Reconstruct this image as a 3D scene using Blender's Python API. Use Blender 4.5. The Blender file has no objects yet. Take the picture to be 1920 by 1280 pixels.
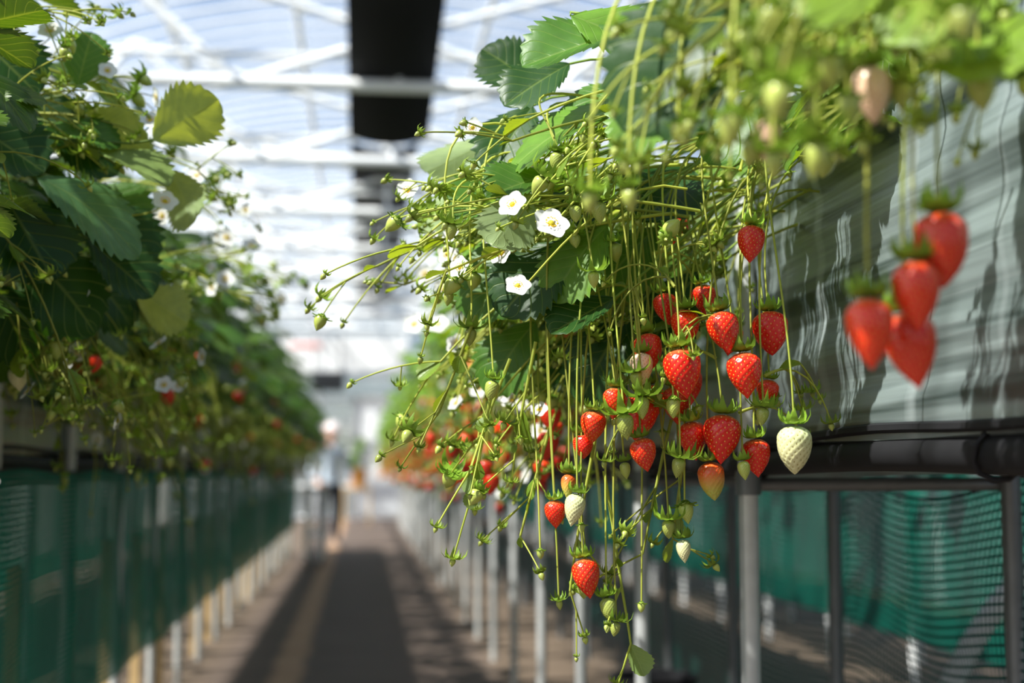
import bpy, math, random
import numpy as np
from mathutils import Vector, Matrix
R = random.Random(11)
NP = np.random.RandomState(5)
scene = bpy.context.scene
scene.view_settings.view_transform = 'Standard'
CAMZ = 0.8

# ------------------------------------------------------------------ materials
def new_mat(name):
    m = bpy.data.materials.new(name); m.use_nodes = True
    nt = m.node_tree; nt.nodes.clear()
    return m, nt, nt.nodes, nt.links
def nd(ns, t, **kw):
    n = ns.new(t)
    for k, v in kw.items(): setattr(n, k, v)
    return n
def mth(nt, op, a, b=None, c=None):
    n = nt.nodes.new('ShaderNodeMath'); n.operation = op
    for i, x in enumerate((a, b, c)):
        if x is None: continue
        if isinstance(x, (int, float)): n.inputs[i].default_value = x
        else: nt.links.new(x, n.inputs[i])
    return n.outputs[0]
def principled(nt, col=None, rough=.5, metal=0., spec=.5):
    p = nt.nodes.new('ShaderNodeBsdfPrincipled')
    if col is not None:
        if isinstance(col, (tuple, list)): p.inputs['Base Color'].default_value = (*col, 1)
        else: nt.links.new(col, p.inputs['Base Color'])
    p.inputs['Roughness'].default_value = rough
    p.inputs['Metallic'].default_value = metal
    p.inputs['Specular IOR Level'].default_value = spec
    return p
def out(nt, s):
    o = nt.nodes.new('ShaderNodeOutputMaterial'); nt.links.new(s, o.inputs['Surface'])
def mixcol(nt, fac, a, b, mode='MIX'):
    n = nt.nodes.new('ShaderNodeMix'); n.data_type = 'RGBA'; n.blend_type = mode
    for s, x in ((n.inputs[0], fac), (n.inputs[6], a), (n.inputs[7], b)):
        if isinstance(x, (int, float)): s.default_value = x
        elif isinstance(x, (tuple, list)): s.default_value = (*x, 1)
        else: nt.links.new(x, s)
    return n.outputs[2]
def mixsh(nt, fac, a, b):
    n = nt.nodes.new('ShaderNodeMixShader')
    if isinstance(fac, (int, float)): n.inputs[0].default_value = fac
    else: nt.links.new(fac, n.inputs[0])
    nt.links.new(a, n.inputs[1]); nt.links.new(b, n.inputs[2]); return n.outputs[0]
def noise(nt, scale, vec=None, detail=3, stretch=None):
    n = nt.nodes.new('ShaderNodeTexNoise'); n.inputs['Scale'].default_value = scale
    n.inputs['Detail'].default_value = detail
    tc = nt.nodes.new('ShaderNodeTexCoord')
    src = tc.outputs['Object'] if vec is None else vec
    if stretch:
        mp = nt.nodes.new('ShaderNodeMapping'); mp.inputs['Scale'].default_value = stretch
        nt.links.new(src, mp.inputs[0]); src = mp.outputs[0]
    nt.links.new(src, n.inputs['Vector'])
    return n.outputs['Fac']
def bump(nt, h, strength, dist, p):
    b = nt.nodes.new('ShaderNodeBump'); b.inputs['Strength'].default_value = strength
    b.inputs['Distance'].default_value = dist
    nt.links.new(h, b.inputs['Height']); nt.links.new(b.outputs[0], p.inputs['Normal'])
def mrange(nt, v, a, b, c=0., d=1.):
    n = nt.nodes.new('ShaderNodeMapRange'); nt.links.new(v, n.inputs[0])
    for i, x in enumerate((a, b, c, d)): n.inputs[i+1].default_value = x
    return n.outputs[0]

def simple(name, col, rough=.5, metal=0., var=.25, nscale=20, spec=.5, bs=.0):
    m, nt, ns, lk = new_mat(name)
    f = noise(nt, nscale)
    c = mixcol(nt, f, tuple(x*(1-var) for x in col), tuple(min(1, x*(1+var)) for x in col))
    p = principled(nt, c, rough, metal, spec)
    if bs: bump(nt, f, bs, .01, p)
    out(nt, p.outputs[0]); return m

def leaf_material():
    m, nt, ns, lk = new_mat('leaf_green')
    at = nd(ns, 'ShaderNodeAttribute', attribute_name='Col')
    uv = nd(ns, 'ShaderNodeAttribute', attribute_name='luv')
    sx = ns.new('ShaderNodeSeparateXYZ'); lk.new(uv.outputs['Vector'], sx.inputs[0])
    av = mth(nt, 'ABSOLUTE', sx.outputs[1])
    s = mth(nt, 'SUBTRACT', mth(nt, 'MULTIPLY', sx.outputs[0], 7.), mth(nt, 'MULTIPLY', av, 2.2))
    fr = mth(nt, 'FRACT', mth(nt, 'ADD', s, 10.))
    d = mth(nt, 'ABSOLUTE', mth(nt, 'SUBTRACT', fr, .5))
    vein = mrange(nt, d, .44, .5)
    mid = mrange(nt, av, .06, .0)
    vm = mth(nt, 'MAXIMUM', vein, mid)
    nz = noise(nt, 60, detail=4)
    base = mixcol(nt, mrange(nt, nz, .3, .7, 0, .3), at.outputs['Color'], (.03, .08, .01))
    c1 = mixcol(nt, mth(nt, 'MULTIPLY', vm, .32), base, (.34, .46, .12))
    geo = ns.new('ShaderNodeNewGeometry')
    under = mixcol(nt, .40, c1, (.34, .45, .24))
    c2 = mixcol(nt, geo.outputs['Backfacing'], c1, under)
    p = principled(nt, c2, .42, 0, .4)
    h = mth(nt, 'ADD', mth(nt, 'MULTIPLY', vm, -1.), mth(nt, 'MULTIPLY', nz, .6))
    bump(nt, h, .35, .002, p)
    t = ns.new('ShaderNodeBsdfTranslucent')
    tc = mixcol(nt, 1., c1, (2.1, 1.6, .35), 'MULTIPLY')
    tc.node.clamp_result = False
    lk.new(tc, t.inputs[0])
    out(nt, mixsh(nt, .42, p.outputs[0], t.outputs[0])); return m
def stem_material():
    m, nt, ns, lk = new_mat('stem_green')
    at = nd(ns, 'ShaderNodeAttribute', attribute_name='Col')
    nz = noise(nt, 90)
    c = mixcol(nt, mrange(nt, nz, .3, .7, 0, .15), at.outputs['Color'], (.16, .22, .02))
    p = principled(nt, c, .5, 0, .4)
    t = ns.new('ShaderNodeBsdfTranslucent'); lk.new(at.outputs['Color'], t.inputs[0])
    out(nt, mixsh(nt, .35, p.outputs[0], t.outputs[0])); return m
def berry_material():
    m, nt, ns, lk = new_mat('strawberry_skin')
    at = nd(ns, 'ShaderNodeAttribute', attribute_name='Col')
    p = principled(nt, at.outputs['Color'], .28, 0, .45)
    p.inputs['Coat Weight'].default_value = .25
    p.inputs['Coat Roughness'].default_value = .15
    bump(nt, noise(nt, 250), .10, .001, p)
    out(nt, p.outputs[0]); return m
def petal_material():
    m, nt, ns, lk = new_mat('petal_white')
    at = nd(ns, 'ShaderNodeAttribute', attribute_name='Col')
    p = principled(nt, at.outputs['Color'], .6, 0, .2)
    t = ns.new('ShaderNodeBsdfTranslucent'); lk.new(at.outputs['Color'], t.inputs[0])
    out(nt, mixsh(nt, .3, p.outputs[0], t.outputs[0])); return m
LEAF, STEM, BERRY, PETAL = leaf_material(), stem_material(), berry_material(), petal_material()
PLANT_MATS = [LEAF, STEM, BERRY, PETAL]
mi = dict(leaf=0, stem=1, berry=2, petal=3)

# ------------------------------------------------------------------ mesh accumulator
class Acc:
    def __init__(s):
        s.V = []; s.C = []; s.U = []; s.Q = []; s.T = []; s.MQ = []; s.MT = []; s.n = 0
    def add(s, V, Q=None, T=None, mat=0, col=(.5, .5, .5), uv=None):
        k = len(V); s.V.append(V)
        c = np.asarray(col, float)
        if c.ndim == 1: c = np.tile(c, (k, 1))
        s.C.append(c)
        s.U.append(uv if uv is not None else np.zeros((k, 2)))
        if Q is not None and len(Q): s.Q.append(Q+s.n); s.MQ.append(np.full(len(Q), mat))
        if T is not None and len(T): s.T.append(T+s.n); s.MT.append(np.full(len(T), mat))
        s.n += k
    def build(s, name, mats):
        V = np.concatenate(s.V); C = np.concatenate(s.C); U = np.concatenate(s.U)
        Q = np.concatenate(s.Q) if s.Q else np.zeros((0, 4), int)
        T = np.concatenate(s.T) if s.T else np.zeros((0, 3), int)
        M = np.concatenate([np.concatenate(s.MQ) if s.MQ else np.zeros(0, int), np.concatenate(s.MT) if s.MT else np.zeros(0, int)])
        me = bpy.data.meshes.new(name)
        me.vertices.add(len(V)); me.vertices.foreach_set('co', V.astype(np.float32).ravel())
        L = np.concatenate([Q.ravel(), T.ravel()]).astype(np.int32)
        me.loops.add(len(L)); me.loops.foreach_set('vertex_index', L)
        st = np.concatenate([np.arange(len(Q))*4, len(Q)*4+np.arange(len(T))*3]).astype(np.int32)
        me.polygons.add(len(st)); me.polygons.foreach_set('loop_start', st)
        me.polygons.foreach_set('material_index', M.astype(np.int32))
        me.polygons.foreach_set('use_smooth', np.ones(len(st), bool))
        a = me.attributes.new('Col', 'FLOAT_COLOR', 'POINT')
        a.data.foreach_set('color', np.hstack([C, np.ones((len(C), 1))]).astype(np.float32).ravel())
        b = me.attributes.new('luv', 'FLOAT_VECTOR', 'POINT')
        b.data.foreach_set('vector', np.hstack([U, np.zeros((len(U), 1))]).astype(np.float32).ravel())
        me.update(calc_edges=True)
        for m in mats: me.materials.append(m)
        return me
def obj(name, me, parent=None):
    o = bpy.data.objects.new(name, me); scene.collection.objects.link(o)
    if parent: o.parent = parent
    return o
def empty(name):
    o = bpy.data.objects.new(name, None); scene.collection.objects.link(o); return o

def grid_faces(nu, nv, wrap=False):
    i = np.arange(nu-1)[:, None]; j = np.arange(nv if wrap else nv-1)[None, :]
    a = i*nv+j; b = i*nv+(j+1) % nv; c = (i+1)*nv+(j+1) % nv; d = (i+1)*nv+j
    return np.stack([a, b, c, d], -1).reshape(-1, 4)
def frame(ydir, up):
    y = np.array(ydir, float); y /= np.linalg.norm(y)+1e-9
    z = np.array(up, float); z = z-y*np.dot(z, y)
    if np.linalg.norm(z) < 1e-4: z = np.array([1., .1, 0]); z -= y*np.dot(z, y)
    z /= np.linalg.norm(z); x = np.cross(y, z)
    return np.stack([x, y, z], 1)
def rv(s=1.): return np.array([R.uniform(-1, 1), R.uniform(-1, 1), R.uniform(-1, 1)])*s
def arr(*a): return np.array(a, float)

# ------------------------------------------------------------------ templates
def leaflet_tpl(teeth, per, nvh, bend, fold, corr, cup):
    nu = teeth*per+1
    u = np.linspace(0, 1, nu); v = np.linspace(-1, 1, nvh*2+1)
    Ug, Vg = np.meshgrid(u, v, indexing='ij')
    W = .43*np.clip(np.sin(np.pi*np.clip(Ug, 0, 1)**1.2), 0, 1)**.62
    saw = (Ug*teeth) % 1.0
    av = np.abs(Vg); e = av**8
    W2 = W*(1+e*.24*(saw-.6))
    x = Vg*W2; y = Ug+e*.06*saw*np.sin(np.pi*Ug)
    y = y + .06*av*np.sin(np.pi*Ug)
    z = fold*np.abs(x)-bend*y**2-cup*x**2+corr*np.cos(2*np.pi*(7*Ug-2.2*av)+math.pi)*np.clip(W*2.4, 0, 1)*av**.5
    z += .02*np.sin(9*Ug+3*Vg)*av
    V = np.stack([x, y, z], -1).reshape(-1, 3)
    return V, grid_faces(nu, len(v)), np.stack([Ug, Vg], -1).reshape(-1, 2)
LHI = [leaflet_tpl(11, 4, 7, b, f, .006, c) for b, f, c in ((.10, .25, .1), (.25, .15, .3), (.02, .35, .0), (.38, .2, .3))]
LLO = [leaflet_tpl(8, 2, 2, b, f, .004, c) for b, f, c in ((.10, .25, .1), (.28, .15, .3), (.02, .35, .0))]

def berry_tpl(nu, nv, nseed, wide=.385, pw=1.0, ex=1.18):
    def prof(t):
        t = np.clip(t, 0, 1)
        a = np.sqrt(np.clip(1-(1-t/.27)**2, 0, 1))
        s = np.clip((t-.27)/.73, 0, 1)
        b = np.cos(np.pi/2*s**ex)**pw
        return wide*np.where(t < .27, a, np.maximum(b, 0))
    t = .5-.5*np.cos(np.pi*np.linspace(0.0, 1, nu)); ph = np.linspace(0, 2*np.pi, nv, endpoint=False)
    Tg, Pg = np.meshgrid(t, ph, indexing='ij')
    r = prof(Tg)
    V = np.stack([r*np.cos(Pg), r*np.sin(Pg), -Tg], -1).reshape(-1, 3)
    Tt = Tg.reshape(-1)
    SV = []; SF = []; ST = []
    if nseed:
        tt = np.linspace(.0, 1, 400); cum = np.cumsum(prof(tt)); cum /= cum[-1]
        pts = []
        for i in range(nseed):
            q = (i+.7)/(nseed+.5); ts = np.interp(q, cum, tt); p = i*2.39996
            rr = float(prof(ts)); pts.append((rr*math.cos(p), rr*math.sin(p), -ts, p, ts))
        P = np.array(pts)
        D = np.linalg.norm(V[:, None, :]-P[None, :, :3], axis=2).min(1)
        g = .034*np.exp(-(D/.034)**2)
        n = np.stack([np.cos(Pg), np.sin(Pg), (.35-Tg)*.6], -1).reshape(-1, 3)
        V = V-n*g[:, None]*np.clip(r.reshape(-1)/.15, 0, 1)[:, None]
        for (x, y, z, p, ts) in pts:
            nn = arr(math.cos(p), math.sin(p), (.35-ts)*.6*1.); nn /= np.linalg.norm(nn)
            c = arr(x, y, z)-nn*.022
            tn = arr(-math.sin(p), math.cos(p), 0); bn = np.cross(nn, tn)
            k = len(SV)
            SV += [c+bn*.025, c+tn*.014, c-bn*.025, c-tn*.014, c+nn*.015]
            SF += [[k, k+1, k+4], [k+1, k+2, k+4], [k+2, k+3, k+4], [k+3, k, k+4]]
            ST += [ts]*5
    return V, grid_faces(nu, nv, True)[:, ::-1], Tt, np.array(SV).reshape(-1, 3), np.array(SF, int).reshape(-1, 3), np.array(ST)
BHI = berry_tpl(44, 60, 150); BHI2 = berry_tpl(44, 60, 150, .41, .85, 1.3); BMED = berry_tpl(20, 24, 60); BLO = berry_tpl(9, 10, 0)

def calyx_tpl(n, lift, seg=4, width=.12, length=.42, curl=.5):
    Vs = []; Qs = []
    k = 0
    for i in range(n):
        a = 2*math.pi*(i+.15*(i % 3))/n; L = length*(1 if i % 2 else .8)
        ca, sa = math.cos(a), math.sin(a)
        for j in range(seg+1):
            s = j/seg; w = width*(math.sin(math.pi*(s*.85+.12))**.8)*(1-s)**.35+.003
            rad = L*s*math.cos(lift+curl*s*s)+.02; h = L*s*math.sin(lift+curl*s*s)+.02
            for e in (-1, 0, 1):
                Vs.append((ca*rad-sa*w*e, sa*rad+ca*w*e, h+(.03 if e else 0)))
        for j in range(seg):
            for e in range(2):
                b = k+j*3+e; Qs.append((b, b+1, b+4, b+3))
        k += (seg+1)*3
    return np.array(Vs), np.array(Qs)
CAL_UP = calyx_tpl(10, -.1, 5, curl=.9); CAL_DN = calyx_tpl(10, -.85, 4, curl=.5); CAL_LO = calyx_tpl(6, .0, 2, .12, .5, .7)
CAL_BIG = calyx_tpl(9, -.25, 4, .16, .8, .9)

def flower_tpl(hi=True):
    parts = []
    nu, nv = (7, 7) if hi else (4, 3)
    for i in range(5):
        a = 2*math.pi*i/5
        u = np.linspace(0, 1, nu); v = np.linspace(-1, 1, nv)
        U, Vv = np.meshgrid(u, v, indexing='ij')
        w = .50*np.sin(np.pi*np.clip(U*.80+.12, 0, 1))**.45
        r = .14+.86*U*(1-.14*Vv**2); x = r; y = Vv*w; z = .08*U**2+.05*Vv**2*U+.02*np.sin(7*U+i)
        X = x*math.cos(a)-y*math.sin(a); Y = x*math.sin(a)+y*math.cos(a)
        parts.append((np.stack([X, Y, z+.004*i], -1).reshape(-1, 3), grid_faces(nu, nv)))
    return parts
FHI, FLO = flower_tpl(True), flower_tpl(False)
def dome(nu, nv, r, h):
    t = np.linspace(0, math.pi/2, nu); p = np.linspace(0, 2*math.pi, nv, endpoint=False)
    T, P = np.meshgrid(t, p, indexing='ij')
    return np.stack([r*np.sin(T)*np.cos(P), r*np.sin(T)*np.sin(P), h*np.cos(T)], -1).reshape(-1, 3), grid_faces(nu, nv, True)
DOME = dome(5, 10, .2, .16)

# ------------------------------------------------------------------ parts
RED = arr(.78, .012, .006); GRN = arr(.38, .44, .09); WHT = arr(.66, .64, .34); PNK = arr(.82, .55, .38)
def berry(acc, top, L, kind='R', lod=2, tilt=None, fat=1.):
    tpl = (BLO, BMED, R.choice([BHI, BHI, BHI2]))[lod]; V, F, T, SV, SF, ST = tpl
    dn = arr(R.uniform(-.22, .22), R.uniform(-.22, .22), -1) if tilt is None else np.array(tilt)
    z = -dn/np.linalg.norm(dn); A = frame(np.cross(z, arr(math.cos(R.random()*6), math.sin(R.random()*6), .1)), z)
    sc = arr(L*fat, L*fat*R.uniform(.9, 1.05), L)
    M = A*sc[None, :]
    f = T[:, None]
    if kind == 'R':
        k = R.uniform(.8, 1.05); base = RED*k+arr(0, R.uniform(0, .02), 0)
        col = base+np.clip((.12-f)/.12, 0, 1)*arr(.03, .16, .05); sc_ = arr(.85, .42, .06)
    elif kind == 'H':
        m = np.clip((.75-f)/.5, 0, 1); col = arr(.72, .10, .02)*m+arr(.45, .45, .08)*(1-m); sc_ = arr(.6, .35, .05)
    elif kind == 'W': col = np.tile(WHT, (len(V), 1))+np.clip(.5-f, 0, 1)*arr(-.25, -.08, -.10); sc_ = arr(.34, .28, .06)
    elif kind == 'P': col = np.tile(PNK, (len(V), 1)); sc_ = arr(.6, .2, .06)
    else: col = np.tile(GRN*R.uniform(.75, 1.15), (len(V), 1)); sc_ = arr(.22, .25, .04)
    acc.add(V@M.T+top, F, mat=mi['berry'], col=np.clip(col, 0, 1))
    if len(SV): acc.add(SV@M.T+top, T=SF, mat=mi['berry'], col=sc_)
    cal = (CAL_LO, CAL_UP, CAL_UP)[lod]
    cs = L*1.05 if kind in 'RWPH' and L > .03 else L*1.6
    cl = arr(.20, .34, .03)*R.uniform(.8, 1.4)
    if kind == 'G' and lod: cal = R.choice([CAL_BIG, CAL_UP, CAL_DN])
    acc.add((cal[0]*cs)@A.T+top+z*cs*.01, cal[1], mat=mi['stem'], col=cl)
    return top+z*cs*.03
def flower(acc, c, n, r, lod=1):
    A = frame(np.cross(n, arr(.3, .2, 1.)), n)*r
    for V, F in (FHI if lod else FLO): acc.add(V@A.T+c, F, mat=mi['petal'], col=(.90, .90, .86))
    V, F = DOME; acc.add(V@A.T+c, F, mat=mi['petal'], col=(.75, .62, .05))
    if lod:
        for i in range(18):
            a = i*2*math.pi/18; q = arr(math.cos(a)*.30, math.sin(a)*.30, .12+.05*(i % 2))
            acc.add((DOME[0]*.22+q)@A.T+c, DOME[1], mat=mi['petal'], col=(.9, .55, .02))
    cv, cf = calyx_tpl(5, .1, 2, .2, .8, 0) if lod else CAL_LO
    acc.add((cv*arr(1, 1, .2)-arr(0, 0, .06))@A.T+c, cf, mat=mi['stem'], col=(.16, .28, .03))
def tube(acc, P, r0, r1, col, sides=5):
    P = np.asarray(P); n = len(P)
    T = np.gradient(P, axis=0); T /= np.linalg.norm(T, axis=1)[:, None]+1e-9
    ref = arr(.31, .83, .46); X = np.cross(T, ref); X /= np.linalg.norm(X, axis=1)[:, None]+1e-9
    Y = np.cross(T, X); rr = np.linspace(r0, r1, n)[:, None, None]
    a = np.linspace(0, 2*np.pi, sides, endpoint=False)
    V = P[:, None, :]+rr*(X[:, None, :]*np.cos(a)[None, :, None]+Y[:, None, :]*np.sin(a)[None, :, None])
    acc.add(V.reshape(-1, 3), grid_faces(n, sides, True), mat=mi['stem'], col=col)
def bez(a, b, c, d, n=10):
    t = np.linspace(0, 1, n)[:, None]
    return (1-t)**3*a+3*(1-t)**2*t*b+3*(1-t)*t*t*c+t**3*d
def stemcol():
    k = R.uniform(.75, 1.2); return arr(.46*k, .53*k, .08*k)+arr(R.uniform(0, .06), 0, 0)
def droop(p, d, L, g, n, wob=.1):
    P = [np.array(p, float)]; d = np.array(d, float); d /= np.linalg.norm(d); s = L/n
    for i in range(n):
        P.append(P[-1]+d*s); d = d+arr(0, 0, -g*s)+rv(wob*s*6); d /= np.linalg.norm(d)
    return np.array(P), d
def leaflet(acc, base, tip, up, tint, lod=1, scale=1., k=None):
    d = np.array(tip)-np.array(base); L = np.linalg.norm(d)*scale
    A = frame(d, up)*L
    tp = (LHI if lod else LLO); V, F, uv = tp[R.randrange(len(tp)) if k is None else k]
    acc.add((V*arr(R.uniform(.92, 1.12), 1, 1))@A.T+base, F, mat=mi['leaf'], col=tint, uv=uv)
def trileaf(acc, base, d, up, L, tint, lod=1):
    d = d/np.linalg.norm(d); A = frame(d, up); x = A[:, 0]; n = A[:, 2]
    for s, k in ((0, 1.), (-1, .88), (1, .88)):
        dd = d*(1. if s == 0 else .35)+x*s*.9+n*(-.12 if s else 0)
        b = base+d*(.12*L if s == 0 else 0)
        dd /= np.linalg.norm(dd)
        leaflet(acc, b, b+dd*L*k, n+x*s*-.25+rv(.12), tint*R.uniform(.85, 1.15), lod)
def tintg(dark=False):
    k = R.uniform(.35, 1.3)*(.50 if dark else 1.)  # dark: shade of the left row put into the leaf tint
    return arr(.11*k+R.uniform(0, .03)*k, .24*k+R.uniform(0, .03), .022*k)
def bract(acc, p, d, L, lod):
    if not lod: return
    leaflet(acc, p, p+d*L, arr(0, 0, 1)+rv(.4), arr(.20, .32, .03), 0)
def small(acc, e, ed, lod=1):
    L = R.uniform(.006, .0115)
    z = -ed/np.linalg.norm(ed); A = frame(np.cross(z, rv()), z)
    V, F = BLO[0], BLO[1]
    acc.add((V*L)@A.T+e, F, mat=mi['berry'], col=GRN*R.uniform(.7, 1.2))
    cal = R.choice([CAL_BIG, CAL_DN, CAL_UP, CAL_BIG]) if lod else CAL_LO
    acc.add((cal[0]*L*R.uniform(1.7, 2.7))@A.T+e, cal[1], mat=mi['stem'], col=arr(.25, .37, .035)*R.uniform(.7, 1.3))
def truss(acc, p0, d0, L, lod=1, ripe=.1, flw=.08, g=5., dim=1., minz=.0, many=True, wob=.1):
    P, d = droop(p0, d0, L, g, 12, wob)
    c = stemcol()*dim
    tube(acc, P, .0022, .0014, c, 5 if lod else 3)
    for fr in (R.uniform(.45, .6), R.uniform(.65, .8), 1.):
        i = min(12, int(fr*12)); q = P[i]; dd = P[i]-P[i-1]; dd /= np.linalg.norm(dd)
        if R.random() < .7: bract(acc, q, dd+rv(.5), R.uniform(.012, .03), lod)
        for b in range(R.choice([1, 2, 2, 3]) if many else 1):
            d2 = dd+rv(.75); l2 = R.uniform(.04, .12)
            P2, e2 = droop(q, d2, l2, g*1.7, 7)
            tube(acc, P2, .0013, .0009, c*R.uniform(.85, 1.1), 4 if lod else 3)
            ends = [(P2[-1], e2)]
            if R.random() < .6:
                P3, e3 = droop(P2[3], e2+rv(.9), R.uniform(.02, .06), g*1.5, 5)
                tube(acc, P3, .0010, .0008, c, 4 if lod else 3); ends.append((P3[-1], e3))
            for (e, ed) in ends:
                ed = ed/np.linalg.norm(ed)+arr(0, 0, -.5); x = R.random()
                if x < ripe: berry(acc, e, R.uniform(.028, .045), R.choice('RRRRH'), 0 if not lod else 1, ed)
                elif x < ripe+flw: flower(acc, e, arr(-.5, -.8, .3)+rv(.5), R.uniform(.012, .017), lod)
                elif x < ripe+flw+.09: berry(acc, e, R.uniform(.016, .025), 'G', 0 if not lod else 1, ed)
                else: small(acc, e, ed, lod)

# generic plant stretch: local frame, bench face plane x=0, aisle towards -x
def plants(acc, y0, y1, nleaf, ntruss, lod, xoff=0., xs=1., dark=False, ripe=.15, xmin=-.32, flw=.06, dim=1., LT=(.26, .56), G=(4, 8), hang=.35, ztop=.30, sz=1.):
    for i in range(nleaf):
        cy = R.uniform(y0, y1); crown = arr(.16, cy, 1.2)
        x = R.uniform(xmin, .42); z = 1.22+R.uniform(-.06, ztop)-max(0, -x-.05)*.9*(.30/ztop)
        if R.random() < hang: x = R.uniform(xmin, -.02); z = R.uniform(.98, 1.3)
        base = arr(x, cy+R.uniform(-.14, .14), z)
        d = arr((x-.16)*2.2, (base[1]-cy)*2+R.uniform(-.4, .4), R.uniform(-.7, .15))
        up = arr(-.35+R.uniform(-.5, .3), -.25+R.uniform(-.5, .4), 1.)
        bb = base*arr(xs, 1, 1)+arr(xoff, 0, 0); cc = crown*arr(xs, 1, 1)+arr(xoff, 0, 0)
        dd = d*arr(xs, 1, 1); uu = up*arr(xs, 1, 1)
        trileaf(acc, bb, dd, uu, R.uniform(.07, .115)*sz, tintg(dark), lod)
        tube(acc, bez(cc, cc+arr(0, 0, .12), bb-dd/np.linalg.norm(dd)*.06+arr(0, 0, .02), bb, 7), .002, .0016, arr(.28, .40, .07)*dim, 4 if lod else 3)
    for i in range(ntruss):
        p = arr(R.uniform(-.02, .15), R.uniform(y0, y1), 1.2+R.uniform(-.02, .06))
        d = arr(-1, R.uniform(-.6, .45), R.uniform(-.1, .6))
        truss(acc, p*arr(xs, 1, 1)+arr(xoff, 0, 0), d*arr(xs, 1, 1), R.uniform(*LT), lod, ripe, flw, R.uniform(*G), dim)

# ------------------------------------------------------------------ RIGHT ROW hero
RX, LX = .58, -.70
row_r = empty('strawberry_row')
A = Acc()
plants(A, 1.85, 2.9, 80, 26, 1, RX, ripe=.06, xmin=-.33, flw=.05, sz=1.0)
plants(A, 1.4, 1.85, 34, 0, 1, RX, ripe=.0, xmin=-.12, flw=.03, hang=0.05)
# long diagonal flower stalks sweeping out over the aisle
for i in range(30):
    p = arr(R.uniform(.38, .62), R.uniform(1.66, 2.1), R.uniform(1.10, 1.29))
    truss(A, p, arr(-1, R.uniform(-.12, .25), R.uniform(-.6, .1)), R.uniform(.24, .44), 1, 0, .04, R.uniform(1.2, 3.6), wob=.05)
for i in range(4):
    p = arr(R.uniform(.36, .44), R.uniform(1.45, 1.55), R.uniform(1.14, 1.25))
    truss(A, p, arr(-1, R.uniform(-.2, .25), R.uniform(-.3, .2)), R.uniform(.12, .20), 1, 0, .03, R.uniform(2, 4), many=False)
for i in range(11):
    p = arr(R.uniform(.28, .40), R.uniform(1.55, 1.85), R.uniform(1.06, 1.22))
    truss(A, p, arr(-1, R.uniform(-.05, .2), R.uniform(-.35, .15)), R.uniform(.20, .30), 1, 0, .05, R.uniform(.8, 2.6), wob=.05)
me = A.build('near_plants', PLANT_MATS); obj('near_plants', me, row_r)

H = Acc()
# individually hung fruit (x, y, z centre, length, kind)
FR = [(.438,1.56,1.055,.044,'R'),(.468,1.6,.958,.052,'R'),(.394,1.54,.952,.048,'R'),(.364,1.58,.961,.044,'R'),(.346,1.53,.906,.056,'R'),
(.311,1.57,.913,.038,'P'),(.4195,1.54,.905,.052,'R'),(.467,1.6,.889,.032,'R'),(.283,1.58,.875,.036,'R'),(.2625,1.6,.849,.038,'R'),
(.318,1.60,.860,.053,'R'),(.3075,1.56,.817,.038,'R'),(.252,1.62,.827,.028,'R'),(.374,1.60,.833,.046,'R'),(.404,1.57,.835,.056,'R'),
(.4425,1.58,.814,.044,'R'),(.4645,1.5,.8225,.053,'W'),(.390,1.58,.788,.044,'H'),(.233,1.6,.782,.028,'H'),(.239,1.58,.756,.037,'W'),
(.2165,1.6,.751,.032,'R'),(.249,1.6,.679,.045,'R'),(.275,1.6,.645,.026,'G'),(.286,1.6,.623,.017,'G'),(.347,1.6,.734,.022,'G'),
(.366,1.6,.752,.026,'G'),(.363,1.6,.709,.027,'W'),(.3075,1.55,.869,.026,'G'),(.287,1.55,.848,.030,'G'),(.352,1.56,.803,.024,'G'),
(.4235,1.56,.800,.022,'G'),(.345,1.61,.986,.038,'R'),(.394,1.62,.998,.038,'R'),(.322,1.60,.935,.042,'R'),(.424,1.60,.950,.038,'R'),
(.263,2.0,.875,.045,'R'),(.263,2.0,.834,.043,'R'),(.202,2.3,.800,.034,'R'),(.21,2.3,.778,.036,'R'),(.30,1.62,.80,.02,'G'),
(.258,1.54,1.085,.026,'G'),(.212,1.54,1.141,.022,'G'),(.147,1.6,.89,.024,'G'),(.252,1.54,1.01,.02,'G'),(.232,1.54,1.083,.02,'G'),(.10,1.6,1.07,.02,'G'),
(.10,1.65,1.0,.018,'G'),(.125,1.65,.955,.022,'G'),(.30,2.2,.86,.036,'R'),(.22,2.9,.86,.035,'R'),
(.36,1.62,.875,.045,'R'),(.335,1.64,.88,.04,'R'),(.385,1.66,.90,.045,'R'),(.27,2.15,.80,.035,'R'),(.345,1.56,.87,.024,'G'),
(.20,1.6,.707,.012,'G'),(.221,1.6,.650,.012,'G'),(.315,1.6,.647,.012,'G'),(.247,1.6,.735,.012,'G'),(.30,1.55,.90,.02,'G'),(.445,1.55,.86,.022,'G'),
(.25,2.5,.87,.04,'R'),(.19,2.6,.85,.036,'H'),(.28,2.8,.82,.04,'R'),(.20,3.1,.84,.04,'R'),(.16,3.3,.87,.036,'R'),(.22,3.6,.80,.04,'R')]
for (x, y, z, L, k) in FR:
    top = arr(x, y, z+L*.5)
    e = berry(H, top, L, k, 2, fat=.98 if k == 'R' else .85)
    src = arr(min(RX+.04, x+R.uniform(.05, .16)), y+R.uniform(.04, .18), max(1.2, z+.12)+R.uniform(-.06, .05))
    hgt = src[2]-e[2]
    tube(H, bez(e, e+arr(R.uniform(-.01, .01), .02, hgt*.5), src+arr(-.12, 0, .02), src, 14), .0011, .0016, stemcol(), 6)
    if R.random() < .3: # side shoot with a small unripe fruit
        q = e+arr(R.uniform(-.01, .01), .02, R.uniform(.03, .07)); truss(H, q, arr(R.uniform(-1, 1), .1, .2), .03, 1, 0, 0, 14, many=False)
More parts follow.
